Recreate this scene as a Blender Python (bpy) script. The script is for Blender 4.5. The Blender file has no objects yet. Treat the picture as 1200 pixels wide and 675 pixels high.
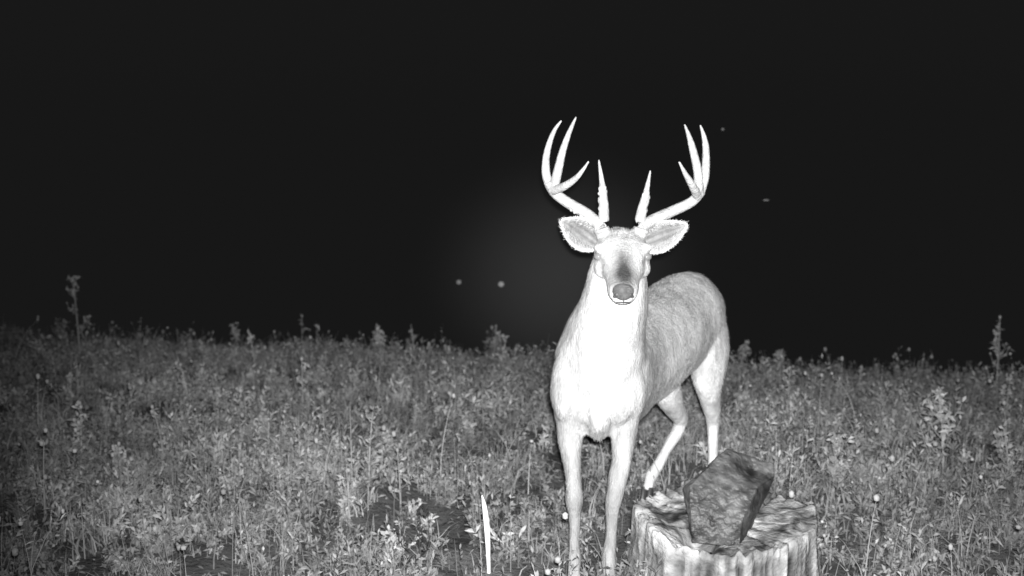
import bpy, bmesh, math, random
import numpy as np
from mathutils import Vector, noise as mn
random.seed(7); rng=np.random.default_rng(11)
scene=bpy.context.scene
col=scene.collection

# ------------------------------------------------------------------ materials
def mat_attr(name, attr='shade', rough=0.8, spec=0.15, trans=0.0, nscale=40, namp=0.25, bump=0.0, bscale=200, mult=1.0, stretch=None):
    m=bpy.data.materials.new(name); m.use_nodes=True
    nt=m.node_tree; nt.nodes.clear()
    N=nt.nodes.new; L=nt.links.new
    out=N('ShaderNodeOutputMaterial'); bs=N('ShaderNodeBsdfPrincipled')
    bs.inputs['Roughness'].default_value=rough
    bs.inputs['Specular IOR Level'].default_value=spec
    tc=N('ShaderNodeTexCoord'); nz=N('ShaderNodeTexNoise'); nz.inputs['Scale'].default_value=nscale; nz.inputs['Detail'].default_value=6
    vec=tc.outputs['Object']
    if stretch:
        mp=N('ShaderNodeMapping'); mp.inputs['Scale'].default_value=stretch; L(vec,mp.inputs['Vector']); vec=mp.outputs[0]
    L(vec,nz.inputs['Vector'])
    mr=N('ShaderNodeMapRange'); mr.inputs['From Min'].default_value=.3; mr.inputs['From Max'].default_value=.7
    mr.inputs['To Min'].default_value=(1-namp)*mult; mr.inputs['To Max'].default_value=(1+namp)*mult
    L(nz.outputs['Fac'],mr.inputs['Value'])
    if attr is not None and isinstance(attr,str):
        at=N('ShaderNodeAttribute'); at.attribute_name=attr; src=at.outputs['Fac']
    else:
        v=N('ShaderNodeValue'); v.outputs[0].default_value=attr; src=v.outputs[0]
    mu=N('ShaderNodeMath'); mu.operation='MULTIPLY'; L(src,mu.inputs[0]); L(mr.outputs[0],mu.inputs[1])
    cc=N('ShaderNodeCombineColor')
    for i in range(3): L(mu.outputs[0],cc.inputs[i])
    L(cc.outputs[0],bs.inputs['Base Color'])
    if bump>0:
        n2=N('ShaderNodeTexNoise'); n2.inputs['Scale'].default_value=bscale; n2.inputs['Detail'].default_value=5
        L(vec,n2.inputs['Vector'])
        b=N('ShaderNodeBump'); b.inputs['Strength'].default_value=bump; b.inputs['Distance'].default_value=.01
        L(n2.outputs['Fac'],b.inputs['Height']); L(b.outputs[0],bs.inputs['Normal'])
    if trans>0:
        t=N('ShaderNodeBsdfTranslucent'); L(cc.outputs[0],t.inputs['Color'])
        mx=N('ShaderNodeMixShader'); mx.inputs[0].default_value=trans
        L(bs.outputs[0],mx.inputs[1]); L(t.outputs[0],mx.inputs[2]); L(mx.outputs[0],out.inputs['Surface'])
    else: L(bs.outputs[0],out.inputs['Surface'])
    return m
M_fol=mat_attr('foliage','shade',.75,.12,.2,60,.15)
M_soil=mat_attr('soil',.11,.95,.1,0,9,.5,.9,60)
M_fur=mat_attr('fur','shade',.85,.1,0,34,.18,.50,150,1.0,(1,1,.35))
M_ear=mat_attr('ear','shade',.85,.1,.1,60,.2,.4,200)
M_antler=mat_attr('antler',.42,.55,.25,0,50,.22,.5,120)
M_hoof=mat_attr('hoof',.06,.4,.4,0,50,.2)
M_nose=mat_attr('nose_skin',.14,.38,.5,0,60,.35,.8,400)
M_eye=mat_attr('eye',.20,.08,.8,0,20,.1)
M_wood=mat_attr('stump_wood','shade',.9,.1,0,30,.35,.9,70)
M_rock=mat_attr('rock','shade',.45,.4,0,28,.5,.7,60)
M_stalk=mat_attr('dry_stalk',.85,.7,.2,0,50,.1)

# ------------------------------------------------------------------ helpers
def mesh_obj(name, V, F, mat, shade=None, smooth=False, parent=None):
    me=bpy.data.meshes.new(name); me.from_pydata([tuple(v) for v in V],[],[tuple(f) for f in F]); me.update()
    if shade is not None:
        a=me.attributes.new('shade','FLOAT','POINT'); a.data.foreach_set('value',np.asarray(shade,dtype=np.float32))
    if mat: me.materials.append(mat)
    if smooth: me.polygons.foreach_set('use_smooth',[True]*len(me.polygons))
    o=bpy.data.objects.new(name,me); col.objects.link(o)
    if parent: o.parent=parent
    return o
def big_mesh(name,V,quads,tris,shade,mat,parent=None):
    me=bpy.data.meshes.new(name)
    nq,nt=len(quads),len(tris)
    me.vertices.add(len(V)); me.vertices.foreach_set('co',V.astype(np.float32).ravel())
    me.loops.add(nq*4+nt*3)
    me.loops.foreach_set('vertex_index',np.concatenate([quads.ravel(),tris.ravel()]).astype(np.int32))
    me.polygons.add(nq+nt)
    ls=np.concatenate([np.arange(nq)*4, nq*4+np.arange(nt)*3]).astype(np.int32)
    me.polygons.foreach_set('loop_start',ls)
    me.update(calc_edges=True); me.validate()
    a=me.attributes.new('shade','FLOAT','POINT'); a.data.foreach_set('value',shade.astype(np.float32))
    me.materials.append(mat)
    o=bpy.data.objects.new(name,me); col.objects.link(o)
    if parent: o.parent=parent
    return o
def catmull(P,sub):
    P=np.array(P,float); out=[]
    n=len(P)
    for i in range(n-1):
        p0=P[max(i-1,0)];p1=P[i];p2=P[i+1];p3=P[min(i+2,n-1)]
        for k in range(sub):
            t=k/sub
            out.append(.5*((2*p1)+(-p0+p2)*t+(2*p0-5*p1+4*p2-p3)*t*t+(-p0+3*p1-3*p2+p3)*t**3))
    out.append(P[-1]); return np.array(out)
def loft(V,F,st,ref,sub=4,seg=16,power=1.0):
    """st: rows x,y,z,half_width,half_height ; ref = approx 'height' direction"""
    S=catmull(st,sub); n=len(S); base=len(V)
    ref=Vector(ref)
    for i in range(n):
        a=Vector(S[max(i-1,0)][:3]); b=Vector(S[min(i+1,n-1)][:3]); t=(b-a).normalized()
        r=t.cross(ref).normalized(); u=r.cross(t).normalized()
        c=Vector(S[i][:3]); w=max(S[i][3],.0006); h=max(S[i][4],.0006)
        for k in range(seg):
            an=2*math.pi*k/seg
            V.append(c+r*(w*math.cos(an))+u*(h*math.sin(an)))
    for i in range(n-1):
        for k in range(seg):
            k2=(k+1)%seg
            F.append((base+i*seg+k,base+i*seg+k2,base+(i+1)*seg+k2,base+(i+1)*seg+k))
    F.append(tuple(base+k for k in range(seg))[::-1])
    F.append(tuple(base+(n-1)*seg+k for k in range(seg)))
def lump(V,F,c,r,res=(14,10)):
    base=len(V); bm=bmesh.new(); bmesh.ops.create_uvsphere(bm,u_segments=res[0],v_segments=res[1],radius=1)
    bm.verts.ensure_lookup_table()
    for v in bm.verts: V.append(Vector((c[0]+v.co.x*r[0],c[1]+v.co.y*r[1],c[2]+v.co.z*r[2])))
    for f in bm.faces: F.append(tuple(base+v.index for v in f.verts))
    bm.free()

# ------------------------------------------------------------------ terrain
def gz(x,y):
    x=np.asarray(x,float); y=np.asarray(y,float)
    s=np.clip(y-4.6,0,None)
    z=np.where(s<6.7,-.0335*s*s,-.0335*6.7**2-.4489*(s-6.7))
    t=np.clip((y-4.4)/4.0,0,1); t=t*t*(3-2*t)
    z=z-t*np.clip(x,-12,12)*.050
    z=z+.022*np.sin(x*1.7+.6)*np.sin(y*1.3)+.016*np.sin(x*3.9+y*2.3)+.010*np.sin(x*7.3-y*6.1)
    return z
def lown(x,y):
    return (np.sin(x*1.9+y*.7+1)+np.sin(y*2.3-x*1.1+2)+np.sin(x*4.1+y*3.3)+.7*np.sin(x*7.7-y*6.3+.5)+.6*np.sin(x*11-y*9+3))/4.3
def axis(lo,hi,a,b,fine,n):
    l=-np.geomspace(1,1+a-lo,n)[::-1]+1+a; m=np.arange(a,b,fine)[1:]; h=np.geomspace(1,1+hi-b,n)-1+b
    return np.concatenate([l,m,h])
xs=axis(-120,120,-7,7,.05,25); ys=axis(-60,160,1.5,12,.05,25)
X,Y=np.meshgrid(xs,ys); Z=gz(X,Y)+rng.normal(0,.006,X.shape)*(np.abs(X)<7)
nx,ny=len(xs),len(ys)
idx=np.arange(nx*ny).reshape(ny,nx)
Q=np.stack([idx[:-1,:-1],idx[:-1,1:],idx[1:,1:],idx[1:,:-1]],-1).reshape(-1,4)
g=big_mesh('ground',np.stack([X,Y,Z],-1).reshape(-1,3),Q,np.zeros((0,3),int),np.full(nx*ny,.06),M_soil)
g.data.polygons.foreach_set('use_smooth',[True]*len(g.data.polygons))

# ------------------------------------------------------------------ vegetation
class Buf:
    def __init__(s): s.V=[];s.Q=[];s.T=[];s.S=[];s.n=0
    def add(s,V,Q=None,T=None,S=None):
        s.V.append(V)
        if Q is not None and len(Q): s.Q.append(Q+s.n)
        if T is not None and len(T): s.T.append(T+s.n)
        s.S.append(S); s.n+=len(V)
    def obj(s,name,mat,parent=None):
        Q=np.concatenate(s.Q) if s.Q else np.zeros((0,4),int)
        T=np.concatenate(s.T) if s.T else np.zeros((0,3),int)
        return big_mesh(name,np.concatenate(s.V),Q,T,np.concatenate(s.S),mat,parent)
def norm(a): return a/np.maximum(np.linalg.norm(a,axis=-1,keepdims=True),1e-9)
def leaves(buf,P,D,L,W,shade):
    n=len(P); D=norm(D); R=rng.normal(size=(n,3)); S=norm(np.cross(D,R)); U=np.cross(S,D)
    L=L[:,None];W=W[:,None]
    mid=P+D*L*.5
    a=P; b=mid+S*W*.5+U*W*.15; c=P+D*L-np.array([0,0,1])*L*.15; d=mid-S*W*.5+U*W*.15
    V=np.stack([a,b,c,d],1).reshape(-1,3)
    Q=np.arange(n*4).reshape(-1,4)
    buf.add(V,Q,None,np.repeat(shade,4))
def blades(buf,P,az,L,W,bend,shade,segs=4):
    n=len(P); o=np.stack([np.cos(az),np.sin(az),np.zeros(n)],1)
    rot=rng.uniform(0,6.28,n); s=np.stack([np.cos(rot),np.sin(rot),np.zeros(n)],1)
    rows=[]
    for k in range(segs+1):
        t=k/segs; ang=bend*t
        c=P+o*(L*t*np.sin(ang))[:,None]+np.array([0,0,1])*(L*t*np.cos(ang))[:,None]
        w=(W*.5*(1-t**1.6)+.0003)[:,None]
        rows+= [c-s*w,c+s*w]
    V=np.stack(rows,1); m=2*(segs+1)
    base=(np.arange(n)*m)[:,None]
    qs=[np.concatenate([base+2*k,base+2*k+1,base+2*k+3,base+2*k+2],1) for k in range(segs)]
    buf.add(V.reshape(-1,3),np.concatenate(qs),None,np.repeat(shade,m))
def heads(buf,C,r,h,shade):
    n=len(C); seg=6
    V=[C+np.array([0,0,1])*h[:,None]]
    for kk in range(2):
        zz=(.45,-.45)[kk]
        for k in range(seg):
            a=2*math.pi*k/seg+kk*.5
            V.append(C+np.stack([r*math.cos(a),r*math.sin(a),zz*h],1))
    V.append(C-np.array([0,0,1])*h[:,None])
    V=np.stack(V,1); m=2+2*seg; b=(np.arange(n)*m)[:,None]
    T=[];Qs=[]
    for k in range(seg):
        k2=(k+1)%seg
        T.append(np.concatenate([b,b+1+k,b+1+k2],1)); T.append(np.concatenate([b+m-1,b+1+seg+k2,b+1+seg+k],1))
        Qs.append(np.concatenate([b+1+k,b+1+seg+k,b+1+seg+k2,b+1+k2],1))
    buf.add(V.reshape(-1,3),np.concatenate(Qs),np.concatenate(T),np.repeat(shade,m))
def clear_mask(x,y):
    return ((x-.685)**2+(y-3.4)**2)>.31**2
def scatter(n,dens=None,y0=2.3,y1=11.0):
    y=rng.uniform(y0,y1,n*3); x=rng.uniform(-7,7,n*3)
    ok=(np.abs(x)<.62*y+.9)&clear_mask(x,y)
    if dens is not None: ok&=rng.uniform(0,1,n*3)<dens(x,y)
    x=x[ok][:n];y=y[ok][:n]; return x,y
def bare(x,y):
    b=.68+.60*(lown(x,y)+.2)
    for cx,cy,r,k in ((-.30,3.95,.25,.7),(-.95,3.5,.25,.5),(-1.9,5.4,.25,.4),(.08,3.3,.25,.4),(.55,3.8,.3,.5)):
        b=b-k*np.exp(-((x-cx)**2+(y-cy)**2)/r**2)
    return np.clip(b,.14,1)
veg=Buf()
def forbs(ncl,st,lv,slo,shi,lean0,lean1,szlo,szhi,llo,lhi,wlo,whi,shm,dens,upb):
    cx,cy=scatter(ncl,dens)
    nc=len(cx); size=rng.uniform(szlo,szhi,nc)*np.clip(1+.55*lown(cx*.7,cy*.7+4),.5,1.6); cshade=np.clip(rng.normal(shm,.08,nc)+.14*lown(cx*1.2,cy*1.2),.08,.58)
    ci=np.repeat(np.arange(nc),st); az=rng.uniform(0,6.28,len(ci)); lean=rng.uniform(lean0,lean1,len(ci))
    SL=rng.uniform(slo,shi,len(ci))*size[ci]
    SD=np.stack([np.cos(az)*np.sin(lean),np.sin(az)*np.sin(lean),np.cos(lean)],1)
    SB=np.stack([cx[ci]+rng.normal(0,.025,len(ci)),cy[ci]+rng.normal(0,.025,len(ci)),np.zeros(len(ci))],1); SB[:,2]=gz(SB[:,0],SB[:,1])
    si=np.repeat(np.arange(len(ci)),lv); s=rng.uniform(.1,1,len(si))
    P=SB[si]+SD[si]*(SL[si]*s)[:,None]
    D=SD[si]*.5+rng.normal(0,.6,(len(si),3)); D[:,2]+=upb
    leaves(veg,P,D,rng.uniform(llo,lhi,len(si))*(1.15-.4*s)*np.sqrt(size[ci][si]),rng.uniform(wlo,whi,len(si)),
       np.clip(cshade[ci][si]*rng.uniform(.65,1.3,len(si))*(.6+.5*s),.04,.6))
    blades(veg,SB,az,SL,np.full(len(ci),.0032),lean*.2,cshade[ci]*.9,3)
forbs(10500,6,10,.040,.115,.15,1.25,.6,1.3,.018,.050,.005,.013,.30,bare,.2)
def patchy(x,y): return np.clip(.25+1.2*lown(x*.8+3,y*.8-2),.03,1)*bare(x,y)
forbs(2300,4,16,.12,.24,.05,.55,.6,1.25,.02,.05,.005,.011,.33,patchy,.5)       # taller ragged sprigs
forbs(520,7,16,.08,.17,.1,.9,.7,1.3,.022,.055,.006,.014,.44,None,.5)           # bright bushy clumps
# grass tufts
tx,ty=scatter(3000,bare); ti=np.repeat(np.arange(len(tx)),14); n=len(ti)
P=np.stack([tx[ti]+rng.normal(0,.025,n),ty[ti]+rng.normal(0,.025,n),np.zeros(n)],1);P[:,2]=gz(P[:,0],P[:,1])
tl=rng.uniform(.5,1.7,len(tx))
blades(veg,P,rng.uniform(0,6.28,n),rng.uniform(.05,.15,n)*tl[ti],rng.uniform(.002,.005,n),rng.uniform(.1,1.4,n),np.clip(rng.normal(.31,.08,n),.10,.5))
# fallen dry stems and litter
x,y=scatter(4200); n=len(x); P=np.stack([x,y,gz(x,y)+.015],1)
blades(veg,P,rng.uniform(0,6.28,n),rng.uniform(.06,.25,n),rng.uniform(.002,.004,n),rng.uniform(1.2,1.6,n),rng.uniform(.15,.48,n))
x,y=scatter(38000); n=len(x); P=np.stack([x,y,gz(x,y)+.010],1); D=rng.normal(0,1,(n,3)); D[:,2]=np.abs(D[:,2])*.35
leaves(veg,P,D,rng.uniform(.012,.042,n),rng.uniform(.003,.010,n),rng.uniform(.08,.34,n))
# seed stalks
x,y=scatter(1100); n=len(x); P=np.stack([x,y,gz(x,y)],1); az=rng.uniform(0,6.28,n); L=rng.uniform(.14,.38,n)*(1-.35*(y>7)); be=rng.uniform(0,.6,n); sh=rng.uniform(.24,.5,n)
blades(veg,P,az,L,np.full(n,.0042),be,sh,4)
tip=P+np.stack([np.cos(az)*L*np.sin(be),np.sin(az)*L*np.sin(be),L*np.cos(be)],1)
rr=rng.uniform(.003,.0115,n); hs=rng.uniform(0,1,n)<.55
heads(veg,tip[hs],rr[hs],rr[hs]*rng.uniform(.8,1.8,hs.sum()),np.clip(sh[hs]*1.2,0,.6))
k=9; ii=np.repeat(np.arange(n),k); s=rng.uniform(.2,1.,len(ii)); PP=P[ii]+(tip-P)[ii]*s[:,None]
DD=rng.normal(0,.6,(len(ii),3)); DD[:,2]+=.4
leaves(veg,PP,DD,rng.uniform(.010,.032,len(ii)),rng.uniform(.003,.009,len(ii)),sh[ii]*rng.uniform(.6,1.1,len(ii)))
veg.obj('pasture_grass',M_fol)

def weed(x,y,h,br=9,shade=.25,spread=.5,lf=10,leafL=.035,headed=False):
    b=Buf(); z=float(gz(x,y)); base=np.array([x,y,z]); shade=min(.5,shade*1.4)
    V=[];F=[]
    bendx,bendy=rng.normal(0,.09,2)*h
    def sp(t): return base+np.array([bendx*t*t,bendy*t*t,h*t])
    main=[list(sp(t))+[.0045*(1-.6*t)*(1+h)]*2 for t in np.linspace(0,1,6)]
    loft(V,F,main,(0,1,0),2,5)
    ends=[]
    for i in range(br):
        t=rng.uniform(.12,.97); p=sp(t); a=rng.uniform(0,6.28); L=h*spread*(1.05-t*.8)*rng.uniform(.5,1)
        q=p+np.array([math.cos(a)*L*.55,math.sin(a)*L*.55,L*.75]); m=(p+q)/2+np.array([math.cos(a),math.sin(a),-.4])*L*.1
        loft(V,F,[list(p)+[.0025]*2,list(m)+[.002]*2,list(q)+[.0012]*2],(0.3,.5,.1),2,4)
        ends.append((p,m,q))
    ends.append((sp(.2),sp(.6),sp(1.0)))
    P=[];
    for p,m,q in ends:
        for j in range(lf):
            t=rng.uniform(.1,1.05); P.append((1-t)**2*p+2*t*(1-t)*m+t*t*q)
    P=np.array(P); D=rng.normal(0,.55,P.shape); D[:,2]+=.35
    leaves(b,P,D,rng.uniform(.5,1.1,len(P))*leafL,rng.uniform(.25,.4,len(P))*leafL,shade*rng.uniform(.5,1.3,len(P)))
    if headed:
        E=np.array([e[2] for e in ends]); r=rng.uniform(.005,.010,len(E)); heads(b,E,r,r*1.4,np.full(len(E),shade*1.1))
    Vn=np.array([list(v) for v in V]); quads=np.array([f for f in F if len(f)==4 ])
    b.add(Vn,quads,None,np.full(len(Vn),shade*.9))
    return b.obj('weed',M_fol)
wl=[(-2.98,7.4,.56,12,.34,.36,9,.040,True),(3.13,6.9,.54,13,.36,.34,9,.044,True),(-.13,8.0,.36,8,.28,.45,9,.04,True),
          (-.9,7.4,.26,9,.36,.6,12,.04,False),(1.62,7.6,.32,9,.30,.5,10,.045,True),(1.85,7.5,.26,8,.28,.5,9,.04,True),
          (1.86,4.55,.35,18,.35,.75,14,.042,False),(2.05,4.35,.25,14,.30,.75,12,.038,False),(1.30,4.25,.25,14,.32,.8,12,.036,False),
          (-1.76,3.95,.30,3,.3,.3,4,.03,True),(-1.55,4.7,.28,5,.26,.4,8,.035,True),(-1.1,5.6,.28,5,.28,.4,7,.035,True),
          (-1.6,8.2,.32,6,.24,.3,6,.035,True),(2.6,5.6,.28,9,.28,.5,9,.035,True),(1.45,5.6,.26,7,.26,.5,8,.035,True),(-2.6,5.2,.32,7,.28,.5,8,.035,True),
          (-.55,4.45,.18,10,.26,.8,14,.04,False),(2.5,4.1,.22,12,.28,.8,14,.04,False),(.62,3.02,.10,7,.3,.8,9,.035,False),(.98,3.0,.12,7,.3,.8,9,.035,False)]
wr=random.Random(21)
for k in range(26):
    yy=wr.uniform(4.0,8.3); xx=wr.uniform(-.44,.46)*yy
    if abs(xx-.55)<.35 and yy<5: continue
    wl.append((xx,yy,wr.uniform(.16,.32),wr.randint(4,10),wr.uniform(.22,.36),wr.uniform(.3,.7),wr.randint(5,11),wr.uniform(.03,.042),wr.random()<.6))
for a in wl: weed(*a)
# pale standing dry stalk
V=[];F=[]; z0=float(gz(-.088,3.5))
loft(V,F,[(-.078,3.5,z0-.01,.006,.004),(-.080,3.5,z0+.07,.0075,.005),(-.084,3.5,z0+.16,.010,.005),(-.092,3.5,z0+.235,.008,.004),(-.100,3.5,z0+.275,.002,.002)],(0,1,0),4,8)
mesh_obj('dry_stalk',V,F,M_stalk,smooth=True)

# ------------------------------------------------------------------ deer
deer=bpy.data.objects.new('white_tailed_deer',None); col.objects.link(deer)
V=[];F=[]
UP=(0,0,1)
# trunk
loft(V,F,[(.275,3.41,.68,.065,.09),(.280,3.44,.675,.122,.15),(.298,3.52,.667,.150,.185),(.345,3.64,.665,.152,.20),(.40,3.77,.672,.155,.20),
          (.47,3.91,.68,.165,.197),(.55,4.05,.69,.168,.195),(.62,4.18,.712,.160,.190),(.69,4.29,.735,.155,.183),(.735,4.38,.72,.13,.155),(.765,4.44,.70,.07,.10)],UP,4,24)
# neck
loft(V,F,[(.282,3.54,.60,.130,.14),(.284,3.53,.68,.145,.145),(.291,3.515,.75,.148,.145),(.303,3.49,.82,.134,.14),(.318,3.46,.90,.115,.13),(.329,3.45,.97,.103,.12),(.337,3.45,1.04,.092,.105),(.341,3.44,1.10,.078,.08)],(0,1,0),4,24)
# brisket keel
loft(V,F,[(.282,3.450,.72,.050,.05),(.280,3.438,.63,.055,.05),(.280,3.452,.56,.050,.05),(.28,3.50,.505,.038,.04)],(0,1,0),4,16)
# head
loft(V,F,[(.342,3.48,1.105,.055,.05),(.341,3.44,1.115,.078,.068),(.340,3.39,1.112,.086,.072),(.338,3.345,1.098,.085,.070),(.336,3.30,1.077,.069,.062),
          (.332,3.26,1.057,.056,.052),(.329,3.22,1.04,.049,.046),(.326,3.185,1.026,.046,.042),(.324,3.163,1.018,.040,.036),(.323,3.150,1.013,.028,.026)],UP,4,24)
for sx in (-1,1):
    lump(V,F,(.338+sx*.070,3.335,1.134),(.022,.024,.014))     # brow
    lump(V,F,(.339+sx*.060,3.35,1.070),(.028,.05,.034))       # cheek
    lump(V,F,(.340+sx*.055,3.40,1.17),(.022,.024,.022))       # pedicle
lump(V,F,(.326,3.185,1.000),(.032,.035,.017))                 # chin
# front legs
def fleg(x0,x1,x2,x3):
    loft(V,F,[(x0,3.56,.70,.045,.09),(x0,3.53,.60,.058,.085),(x0+(x1-x0)*.4,3.50,.51,.048,.065),(x1,3.465,.42,.034,.044),(x1+(x2-x1)*.6,3.445,.35,.029,.036),(x2,3.43,.292,.029,.034),
          (x2+(x3-x2)*.15,3.432,.25,.022,.025),(x2+(x3-x2)*.5,3.425,.17,.0185,.022),(x3,3.41,.09,.024,.026),(x3,3.395,.055,.019,.02),(x3,3.385,.03,.022,.026)],(0,1,0),4,16)
fleg(.196,.197,.203,.205); fleg(.374,.362,.332,.318)
lump(V,F,(.172,3.475,.66),(.050,.07,.12)); lump(V,F,(.392,3.50,.65),(.050,.08,.12))
# hind legs
loft(V,F,[(.735,4.34,.78,.07,.10),(.765,4.30,.70,.085,.135),(.775,4.25,.61,.080,.13),(.772,4.21,.52,.064,.10),(.785,4.235,.43,.045,.062),(.805,4.285,.35,.032,.043),(.815,4.31,.30,.029,.038),
          (.815,4.295,.25,.023,.027),(.812,4.265,.17,.020,.023),(.808,4.235,.095,.024,.026),(.806,4.22,.055,.019,.021),(.805,4.205,.03,.023,.028)],(0.3,1,0),4,18)
loft(V,F,[(.62,4.30,.76,.06,.09),(.605,4.25,.68,.075,.12),(.590,4.19,.59,.072,.115),(.595,4.17,.50,.062,.088),(.632,4.24,.41,.048,.062),(.672,4.32,.335,.034,.045),(.690,4.355,.292,.030,.038),
          (.672,4.34,.245,.025,.029),(.622,4.305,.165,.021,.024),(.572,4.27,.095,.025,.027),(.556,4.258,.055,.02,.022),(.547,4.248,.03,.024,.028)],(0.3,1,0),4,18)
# tail
loft(V,F,[(.745,4.42,.80,.03,.03),(.785,4.48,.76,.035,.025),(.805,4.50,.69,.045,.025),(.81,4.495,.60,.038,.02),(.80,4.49,.54,.010,.006)],(0,1,0),4,12)
tmp=mesh_obj('tmp',V,F,None)
md=tmp.modifiers.new('r','REMESH'); md.mode='VOXEL'; md.voxel_size=.0060
sm=tmp.modifiers.new('s','SMOOTH'); sm.factor=.5; sm.iterations=9
dg=bpy.context.evaluated_depsgraph_get(); dg.update()
me=bpy.data.meshes.new_from_object(tmp.evaluated_get(dg))
bpy.data.objects.remove(tmp)
me.name='body'; me.materials.clear(); me.materials.append(M_fur)
n=len(me.vertices); co=np.empty(n*3,np.float32); me.vertices.foreach_get('co',co); co=co.reshape(-1,3).astype(float)
me.vertices.foreach_get('normal',(nn:=np.empty(n*3,np.float32))); nn=nn.reshape(-1,3).astype(float)
x,y,z=co.T
def g3(cx,cy,cz,rx,ry,rz): return np.exp(-(((x-cx)/rx)**2+((y-cy)/ry)**2+((z-cz)/rz)**2))
def ss(v,a,b): t=np.clip((v-a)/(b-a),0,1); return t*t*(3-2*t)
dsp=np.array([mn.noise(Vector(c)*12)*.006+mn.noise(Vector((c[0]*40,c[1]*40,c[2]*18)))*.0016 for c in co])
hmask=(z>.98)&(y<3.42); dsp=np.where(hmask,dsp*.35,dsp)
# muscle relief: rib hollow behind the shoulder, flank hollow, crease between foreleg and brisket
dsp=dsp-.014*g3(.62,4.02,.60,.12,.10,.09)-.010*g3(.52,3.72,.68,.08,.06,.16)+.006*g3(.78,4.22,.66,.10,.14,.10)
for cx_ in (.232,.330): dsp=dsp-.018*g3(cx_,3.42,.555,.018,.08,.070)
dsp=dsp-.008*g3(.205,3.40,.77,.03,.08,.06)-.008*g3(.385,3.42,.77,.03,.08,.06)                 # neck-shoulder crease
for sx in (-1,1): dsp=dsp-.006*g3(.338+sx*.066,3.30,1.090,.018,.03,.018)     # hollow in front of the eye
co=co+nn*dsp[:,None]
me.vertices.foreach_set('co',co.astype(np.float32).ravel())
x,y,z=co.T
sh=np.full(n,.37)
sh=sh+.26*g3(.30,3.35,.88,.10,.3,.22)                        # chest/throat patch
sh=sh+.09*ss(y,3.6,3.9)+.05*ss(y,4.1,4.4)
sh=sh+.16*(1-ss(z,.48,.60))*ss(y,3.6,3.8)                    # belly, inner hind legs
face=(1-ss(y,3.36,3.42))*ss(z,.95,.99)
sh=sh+.12*face
sh=sh-.46*g3(.332,3.245,1.095,.032,.080,.055)*face           # dark bridge of nose
sh=sh-.40*g3(.327,3.19,1.065,.033,.040,.030)
sh=sh-.42*g3(.325,3.160,1.040,.036,.03,.022)                 # around nose pad
for sx in (-1,1):
    sh=sh-.36*g3(.338+sx*.076,3.325,1.106,.022,.028,.012)
    sh=sh-.18*g3(.338+sx*.060,3.30,1.085,.010,.020,.020)     # tear line
sh=sh-.10*np.exp(-((z-.29)/.05)**2)*(y<3.6)
sh=sh-.07*(z<.25)*(y<3.6)
mo=np.array([mn.noise(Vector((c[0]*18,c[1]*18,c[2]*9)))+.7*mn.noise(Vector((c[0]*60,c[1]*60,c[2]*22))) for c in co])
sh=np.clip(sh*(1+.17*mo),.06,.80)
a=me.attributes.new('shade','FLOAT','POINT'); a.data.foreach_set('value',sh.astype(np.float32))
me.polygons.foreach_set('use_smooth',[True]*len(me.polygons)); me.update()
body=bpy.data.objects.new('body',me); col.objects.link(body); body.parent=deer
# short coat of hair
nh=64000; nf=len(me.polygons)
ar=np.empty(nf,np.float32); me.polygons.foreach_get('area',ar); cum=np.cumsum(ar); pick=np.searchsorted(cum,rng.uniform(0,cum[-1],nh)); pick=np.clip(pick,0,nf-1)
lsx=np.empty(nf,np.int32); me.polygons.foreach_get('loop_start',lsx); li=np.empty(len(me.loops),np.int32); me.loops.foreach_get('vertex_index',li)
va=li[lsx[pick]];vb=li[lsx[pick]+1];vc=li[lsx[pick]+2]
w=rng.dirichlet((1,1,1),nh); P=co[va]*w[:,:1]+co[vb]*w[:,1:2]+co[vc]*w[:,2:]; Nn=norm(nn[va]); S0=sh[va]
flow=np.tile(np.array([.25,.5,-.75]),(nh,1)); hd=(P[:,2]>.98)&(P[:,1]<3.45)
flow[hd]=np.array([0,.9,.25]); neckm=(P[:,1]<3.6)&~hd; flow[neckm]=np.array([0,.1,-1])
flow=flow-Nn*(flow*Nn).sum(1,keepdims=True); D=norm(norm(flow)*1+Nn*rng.uniform(.05,.35,nh)[:,None]+rng.normal(0,.12,(nh,3)))
Lh=rng.uniform(.008,.017,nh); Lh[hd]*=.40; leg=(P[:,2]<.42); Lh[leg]*=.5
rump=(P[:,1]>4.36)&(P[:,2]>.5); Lh[rump]*=2.2
crown=(P[:,2]>1.165)&(P[:,1]<3.46); Lh[crown]*=2.6
S=norm(np.cross(D,Nn)); wd=.0006
Vh=np.stack([P-S*wd,P+S*wd,P+D*Lh[:,None]],1).reshape(-1,3)
hb=Buf(); hb.add(Vh,None,np.arange(nh*3).reshape(-1,3),np.repeat(np.clip(S0*rng.uniform(.85,1.6,nh),.05,.9),3)); hb.obj('coat_hair',M_fur,deer)

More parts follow.
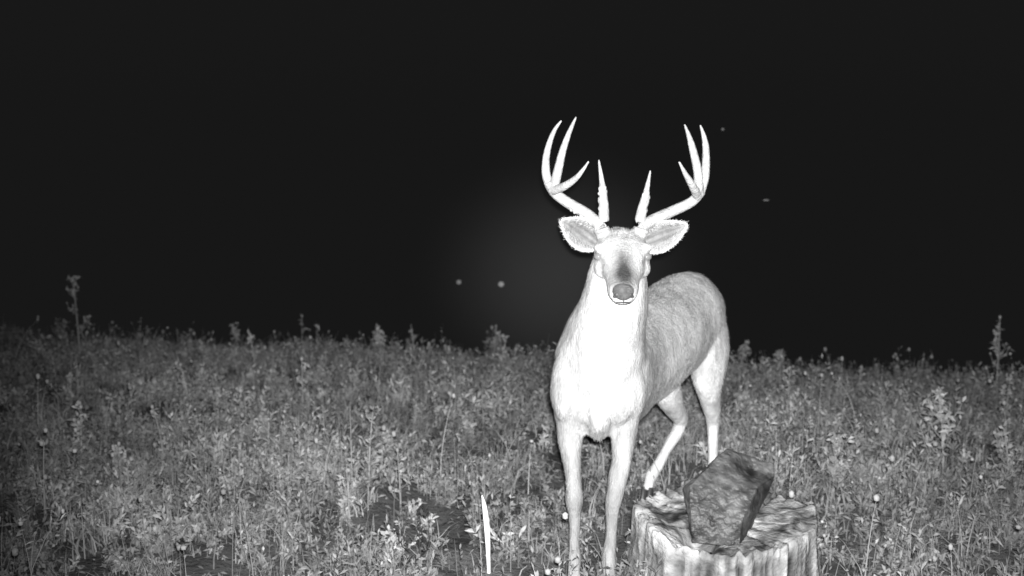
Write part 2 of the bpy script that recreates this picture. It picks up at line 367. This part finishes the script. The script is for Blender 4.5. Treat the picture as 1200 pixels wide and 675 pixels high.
# ears
def ear(name,base,tip,w,side):
    base=np.array(base);tip=np.array(tip); ax=tip-base; L=np.linalg.norm(ax); ax/=L
    back=np.array([0,1,0.]); s=norm(np.cross(ax,back)); back=norm(np.cross(s,ax)); 
    V=[];F=[];S=[];nu=18;nv=14
    for i in range(nu+1):
        t=i/nu; hw=w*(math.sin(math.pi*min(1,(t*.93+.07))**.85)**.75 if t<1 else .02)
        hw=max(hw,.003)
        for j in range(nv+1):
            q=-1+2*j/nv
            p=base+ax*L*t+s*hw*q+back*( .040*(1-abs(q)**2)*math.sin(math.pi*min(1,.25+t*.75)) - .012*t + .01*(1-t))
            V.append(p); rim=abs(q)**4
            S.append(.22+.34*rim+.2*(t**6)+.06*math.sin(j*1.9+i*.3)*(1-rim))
    for i in range(nu):
        for j in range(nv):
            a=i*(nv+1)+j; F.append((a,a+1,a+nv+2,a+nv+1))
    o=mesh_obj(name,V,F,M_ear,S,True,deer); m=o.modifiers.new('s','SOLIDIFY'); m.thickness=.005; m.offset=0
    b=Buf(); V=np.array(V); n=1800; i=rng.integers(0,nu,n); j=rng.choice([0,1,nv-1,nv,2,nv-2,3,nv-3],n); P=V[i*(nv+1)+j]+rng.normal(0,.002,(n,3)); 
    c=base+ax*L*(i/nu)[:,None]; out=norm(P-c)
    inward=(rng.uniform(0,1,n)<.6)[:,None]; D=norm(np.where(inward,-out*.6,out*.2)+ax*.6+np.array([0,-.15,0])+rng.normal(0,.2,(n,3)))
    Sx=norm(np.cross(D,np.array([0,1.,0]))); Lh=rng.uniform(.005,.015,n)[:,None]*np.where(inward,1.2,.6)
    Vh=np.stack([P-Sx*.0005,P+Sx*.0005,P+D*Lh],1).reshape(-1,3); b.add(Vh,None,np.arange(n*3).reshape(-1,3),np.full(n*3,.5)); b.obj(name+'_hair',M_fur,deer)
ear('ear_1',(.278,3.42,1.130),(.150,3.40,1.212),.050,-1)
ear('ear_2',(.402,3.42,1.125),(.545,3.40,1.200),.048,1)
# eyes
for i,sx in enumerate((-1,1)):
    V=[];F=[]; lump(V,F,(.338+sx*.074,3.324,1.107),(.0150,.0150,.012)); mesh_obj('eye_%d'%(i+1),V,F,M_eye,smooth=True,parent=deer)
# nose pad with nostrils
V=[];F=[]
loft(V,F,[(.3245,3.186,1.040,.022,.014),(.324,3.164,1.034,.031,.021),(.3235,3.149,1.025,.031,.024),(.3235,3.138,1.018,.023,.019),(.3235,3.132,1.015,.012,.010)],UP,4,20)
mesh_obj('nose',V,F,M_nose,smooth=True,parent=deer)
V=[];F=[]
for sx in (-1,1):
    lump(V,F,(.3237+sx*.0195,3.1405,1.020),(.0075,.007,.0095)); lump(V,F,(.3237+sx*.025,3.146,1.014),(.006,.006,.005))
lump(V,F,(.3235,3.148,.996),(.024,.007,.0020)); lump(V,F,(.3235,3.1335,1.004),(.0014,.004,.010))
mesh_obj('nostrils',V,F,M_hoof,smooth=True,parent=deer)
# hooves
for i,(hx,hy,dx,dy) in enumerate(((.205,3.385,-.1,-1),(.318,3.385,-.1,-1),(.805,4.205,-.3,-1),(.547,4.248,-.35,-1))):
    V=[];F=[]; gzz=float(gz(hx,hy)); d=Vector((dx,dy,0)).normalized(); s=Vector((-d.y,d.x,0))
    for sg in (-1,1):
        c=Vector((hx,hy,0))+s*sg*.0125
        rows=[c+Vector((0,0,.045)),c+d*.006+Vector((0,0,.025)),c+d*.018+Vector((0,0,gzz))]
        loft(V,F,[list(rows[0])+[.010,.016],list(rows[1])+[.013,.024],list(rows[2])+[.015,.034]],tuple(d),3,14)
    mesh_obj('hoof_%d'%(i+1),V,F,M_hoof,smooth=True,parent=deer)
# antlers
C=np.array([.34,3.40,1.19])
def tube(V,F,pts,r0,r1,sub=5):
    n=len(pts); rows=[]
    for i,p in enumerate(pts):
        t=i/(n-1); r=r0+(r1-r0)*t**1.5
        rows.append([C[0]+p[0],C[1]+p[2],C[2]+p[1],r,r])
    loft(V,F,rows,(.05,1,.05),sub,12)
def antler(name,beam,tines,sgn):
    V=[];F=[]
    tube(V,F,[(sgn*.055,-.035,.0),(beam[0][0],beam[0][1]-.012,0.0)],.020,.021,3)
    tube(V,F,[(beam[0][0]-sgn*.003,beam[0][1]-.014,0.0),(beam[0][0],beam[0][1]-.004,0)],.026,.025,3)   # burr
    tube(V,F,beam,.0185,.0150)
    for t,r in tines: tube(V,F,t,r,.0030)
    rnd=random.Random(3)
    for k in range(130):  # pearling near the base, fading up the brow tine
        p=beam[0] if k%2 else tines[-1][0][0]; q=beam[2] if k%2 else tines[-1][0][2]
        t=rnd.random(); a=rnd.random()*6.28; rr=.0155-.003*t; e=.0032+.0014*rnd.random()
        c=(C[0]+p[0]+(q[0]-p[0])*t+math.cos(a)*rr*.9,C[1]+(p[2]+(q[2]-p[2])*t)-abs(math.sin(a))*rr*.8,C[2]+p[1]+(q[1]-p[1])*t+math.sin(a*1.7)*rr*.6)
        lump(V,F,c,(e,e,e*1.5),(8,6))
    o=mesh_obj(name,V,F,M_antler,parent=deer)
    m=o.modifiers.new('r','REMESH'); m.mode='VOXEL'; m.voxel_size=.0024; m.use_smooth_shade=True
    s=o.modifiers.new('s','SMOOTH'); s.factor=.5; s.iterations=4
    return o
antler('antler_1',[(-.063,0,.0),(-.103,.036,.02),(-.165,.072,.04),(-.208,.105,.035),(-.228,.140,.02)],
  [([(-.222,.125,.028),(-.234,.165,.035),(-.232,.224,.045),(-.212,.289,.04),(-.187,.327,.03)],.0155),
   ([(-.212,.112,.02),(-.199,.171,.0),(-.184,.237,-.01),(-.163,.295,-.005),(-.143,.338,.01)],.0160),
   ([(-.214,.112,.02),(-.180,.128,-.03),(-.142,.160,-.07),(-.109,.207,-.085)],.0150),
   ([(-.055,.02,.0),(-.056,.07,-.01),(-.062,.13,-.012),(-.073,.208,.0)],.0175)],-1)
antler('antler_2',[(.063,0,.0),(.105,.022,.02),(.165,.046,.04),(.222,.075,.035),(.250,.110,.02)],
  [([(.245,.10,.028),(.262,.158,.035),(.264,.237,.045),(.256,.28,.045),(.243,.313,.04)],.0155),
   ([(.240,.100,.02),(.234,.165,.0),(.214,.24,-.01),(.202,.28,-.005),(.190,.315,.01)],.0160),
   ([(.238,.095,.02),(.213,.13,-.03),(.187,.165,-.06),(.163,.205,-.075)],.0145),
   ([(.058,.02,.0),(.063,.06,-.01),(.074,.11,-.012),(.087,.175,.0)],.0175)],1)

# ------------------------------------------------------------------ tree stump
V=[];F=[];S=[]; cx,cy,R,H=.690,3.40,.290,.240; seg=220
def prof(a):
    r=1+.045*math.sin(2*a+1)+.03*math.sin(3*a+.4)+.02*math.sin(7*a)+.04*mn.noise(Vector((math.cos(a)*3,math.sin(a)*3,7)))
    ridge=.9*mn.noise(Vector((math.cos(a)*7,math.sin(a)*7,2)))+.7*mn.noise(Vector((math.cos(a)*17,math.sin(a)*17,4)))
    return r,ridge
def topz(px,py):
    q=Vector((px*5,py*5,1)); return H+.022*mn.noise(q)+.010*mn.noise(q*4)+.035*py+.02*px - .07*math.exp(-((px+.10)**2/.004+(py+.12)**2/.006))+ .02*max(0,min(1,(px+.19)*-30))
zs=[-.05,0,.03,.06,.09,.12,.15,.17,.185]
for zi,zv in enumerate(zs):
    for k in range(seg):
        a=2*math.pi*k/seg; r,rd=prof(a); fl=.05*math.exp(-max(zv,0)/.06)
        nz=mn.noise(Vector((math.cos(a)*9,math.sin(a)*9,zv*7)))*.014
        rr=R*r+fl+rd*.018+nz-.01
        V.append((cx+rr*math.cos(a),cy+rr*math.sin(a),zv)); S.append(max(.03,.20+.32*rd+nz*8))
rings=[1.0,.975,.95,.9,.86,.82,.78,.74,.70,.66,.62,.58,.54,.5,.46,.42,.34,.26,.18,.1]
for ri,f in enumerate(rings):
    for k in range(seg):
        a=2*math.pi*k/seg; r,rd=prof(a); rr=(R*r+rd*.018*(f>.94))*f-(.004 if ri==0 else 0)
        px,py=rr*math.cos(a),rr*math.sin(a)
        z=topz(px,py)+(.004 if .9<f<.98 else 0)-(.010 if ri==0 else 0)+.014*mn.noise(Vector((math.cos(a)*14,math.sin(a)*14,f)))*(f>.8)
        crack=max(0,1-abs(math.sin(a*3.5+.7+mn.noise(Vector((f*4,a,0)))*.5))*16*f)
        z-=.025*crack*(f>.15)
        V.append((cx+px,cy+py,z)); S.append(np.clip(.26+.04*math.sin(rr*190+2*mn.noise(Vector((px*9,py*9,0))))+.40*mn.noise(Vector((px*9,py*9,5)))+.24*mn.noise(Vector((px*30,py*30,5)))-.2*crack,.03,.5))
nr=len(zs)+len(rings)
for i in range(nr-1):
    for k in range(seg):
        k2=(k+1)%seg; F.append((i*seg+k,i*seg+k2,(i+1)*seg+k2,(i+1)*seg+k))
F.append(tuple((nr-1)*seg+k for k in range(seg)))
mesh_obj('tree_stump',V,F,M_wood,S,True)

# ------------------------------------------------------------------ rock slab leaning on the stump
pts=[(.558,3.235,.222),(.700,3.205,.222),(.765,3.34,.235),(.64,3.45,.240),(.540,3.32,.372),(.556,3.29,.388),(.682,3.40,.468),(.700,3.44,.462),(.850,3.42,.420),(.842,3.37,.392),(.768,3.285,.384),(.706,3.215,.30),(.552,3.255,.34)]
bm=bmesh.new()
for p in pts: bm.verts.new(p)
bmesh.ops.convex_hull(bm,input=bm.verts[:])
bmesh.ops.delete(bm,geom=[v for v in bm.verts if not v.link_faces],context='VERTS')
rm=bpy.data.meshes.new('rock'); bm.to_mesh(rm); bm.free()
rk=bpy.data.objects.new('rock_tmp',rm); col.objects.link(rk)
m=rk.modifiers.new('r','REMESH'); m.mode='VOXEL'; m.voxel_size=.0028
dg=bpy.context.evaluated_depsgraph_get(); dg.update(); r2=bpy.data.meshes.new_from_object(rk.evaluated_get(dg)); bpy.data.objects.remove(rk)
S=[]
nrm=[v.normal.copy() for v in r2.vertices]
for v,nv in zip(r2.vertices,nrm):
    c=v.co.copy(); d=.004*mn.noise(c*14)+.0035*mn.noise(c*40)+.0015*mn.noise(c*95)
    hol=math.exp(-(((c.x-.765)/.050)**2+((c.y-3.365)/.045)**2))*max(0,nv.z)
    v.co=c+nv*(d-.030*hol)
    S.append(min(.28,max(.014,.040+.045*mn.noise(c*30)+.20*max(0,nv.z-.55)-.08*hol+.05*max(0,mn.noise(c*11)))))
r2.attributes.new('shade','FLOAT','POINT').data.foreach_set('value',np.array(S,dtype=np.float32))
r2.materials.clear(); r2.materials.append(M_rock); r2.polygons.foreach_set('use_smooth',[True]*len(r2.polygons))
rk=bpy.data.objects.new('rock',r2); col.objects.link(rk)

# ------------------------------------------------------------------ added glowing blobs for eyeshine dots and specks of unknown source
def glow(name,s):
    m=bpy.data.materials.new(name); m.use_nodes=True; b=m.node_tree.nodes['Principled BSDF']
    b.inputs['Base Color'].default_value=(.1,.1,.1,1); b.inputs['Emission Color'].default_value=(1,1,1,1); b.inputs['Emission Strength'].default_value=s; return m
for (fx,fy,fz,r,e,str_) in ((-.49,10,-.02,.022,1,.14),(-.10,10,-.04,.026,1,.22),(1.52,8,1.41,.009,1,.14),(1.62,7,.98,.005,4.,.12)):
    p=bpy.data.objects.new('glow_speck',None); col.objects.link(p)
    V=[];F=[]; lump(V,F,(fx,fy,fz),(r*e,r,r*.9)); mesh_obj('speck_core',V,F,glow('speck_emission',str_),smooth=True,parent=p)
    V=[];F=[]; lump(V,F,(fx,fy+r*1.6,fz),(r*.5,r,r*.5)); mesh_obj('speck_back',V,F,M_hoof,smooth=True,parent=p)

# ------------------------------------------------------------------ scatter volume added to give a hazy glow beside the deer
m=bpy.data.materials.new('haze_glow'); m.use_nodes=True; nt=m.node_tree; nt.nodes.clear(); N=nt.nodes.new; L=nt.links.new
o_=N('ShaderNodeOutputMaterial'); vs=N('ShaderNodeVolumeScatter'); tc=N('ShaderNodeTexCoord'); ln=N('ShaderNodeVectorMath'); ln.operation='LENGTH'
L(tc.outputs['Object'],ln.inputs[0]); mr=N('ShaderNodeMapRange'); mr.interpolation_type='SMOOTHERSTEP'
mr.inputs['From Min'].default_value=0; mr.inputs['From Max'].default_value=1; mr.inputs['To Min'].default_value=.20; mr.inputs['To Max'].default_value=0
L(ln.outputs['Value'],mr.inputs['Value']); L(mr.outputs[0],vs.inputs['Density']); L(vs.outputs[0],o_.inputs['Volume'])
V=[];F=[]; lump(V,F,(0,0,0),(1,1,1),(32,20)); haze_glow=mesh_obj('haze_glow',V,F,m); haze_glow.location=(.24,4.95,.80); haze_glow.scale=(.78,.42,.70)

# ------------------------------------------------------------------ world, lights, camera
w=bpy.data.worlds.new('World'); scene.world=w; w.use_nodes=True; nt=w.node_tree; nt.nodes.clear()
N=nt.nodes.new; L=nt.links.new
sky=N('ShaderNodeTexSky'); sky.sky_type='NISHITA'; sky.sun_disc=False; sky.sun_elevation=math.radians(1); sky.sun_rotation=math.radians(200)
bw=N('ShaderNodeRGBToBW'); b1=N('ShaderNodeBackground'); b1.inputs[1].default_value=.0006
b2=N('ShaderNodeBackground'); b2.inputs[0].default_value=(1,1,1,1); b2.inputs[1].default_value=.0085
ad=N('ShaderNodeAddShader'); out=N('ShaderNodeOutputWorld')
L(sky.outputs[0],bw.inputs[0]); L(bw.outputs[0],b1.inputs[0]); L(b1.outputs[0],ad.inputs[0]); L(b2.outputs[0],ad.inputs[1]); L(ad.outputs[0],out.inputs[0])
# infrared flash of the trail camera, strapped to the same tree just above the lens
sp=bpy.data.lights.new('infrared_flash','SPOT'); sp.energy=1520; sp.spot_size=math.radians(68); sp.spot_blend=1.0; sp.shadow_soft_size=.025
so=bpy.data.objects.new('infrared_flash',sp); col.objects.link(so); so.location=(0.02,0,1.61)
tgt=Vector((.34,5.0,.58)); so.rotation_euler=(tgt-so.location).to_track_quat('-Z','Y').to_euler()
cam=bpy.data.cameras.new('camera'); co_=bpy.data.objects.new('camera',cam); col.objects.link(co_); scene.camera=co_
cam.sensor_width=36; cam.lens=38.6; cam.clip_start=.05; cam.clip_end=500
cam.dof.use_dof=True; cam.dof.focus_distance=2.9; cam.dof.aperture_fstop=3.2
co_.location=(0,0,1.55); co_.rotation_euler=(math.radians(90-9.23),0,0)
scene.view_settings.view_transform='Standard'; scene.view_settings.look='None'; scene.view_settings.exposure=0
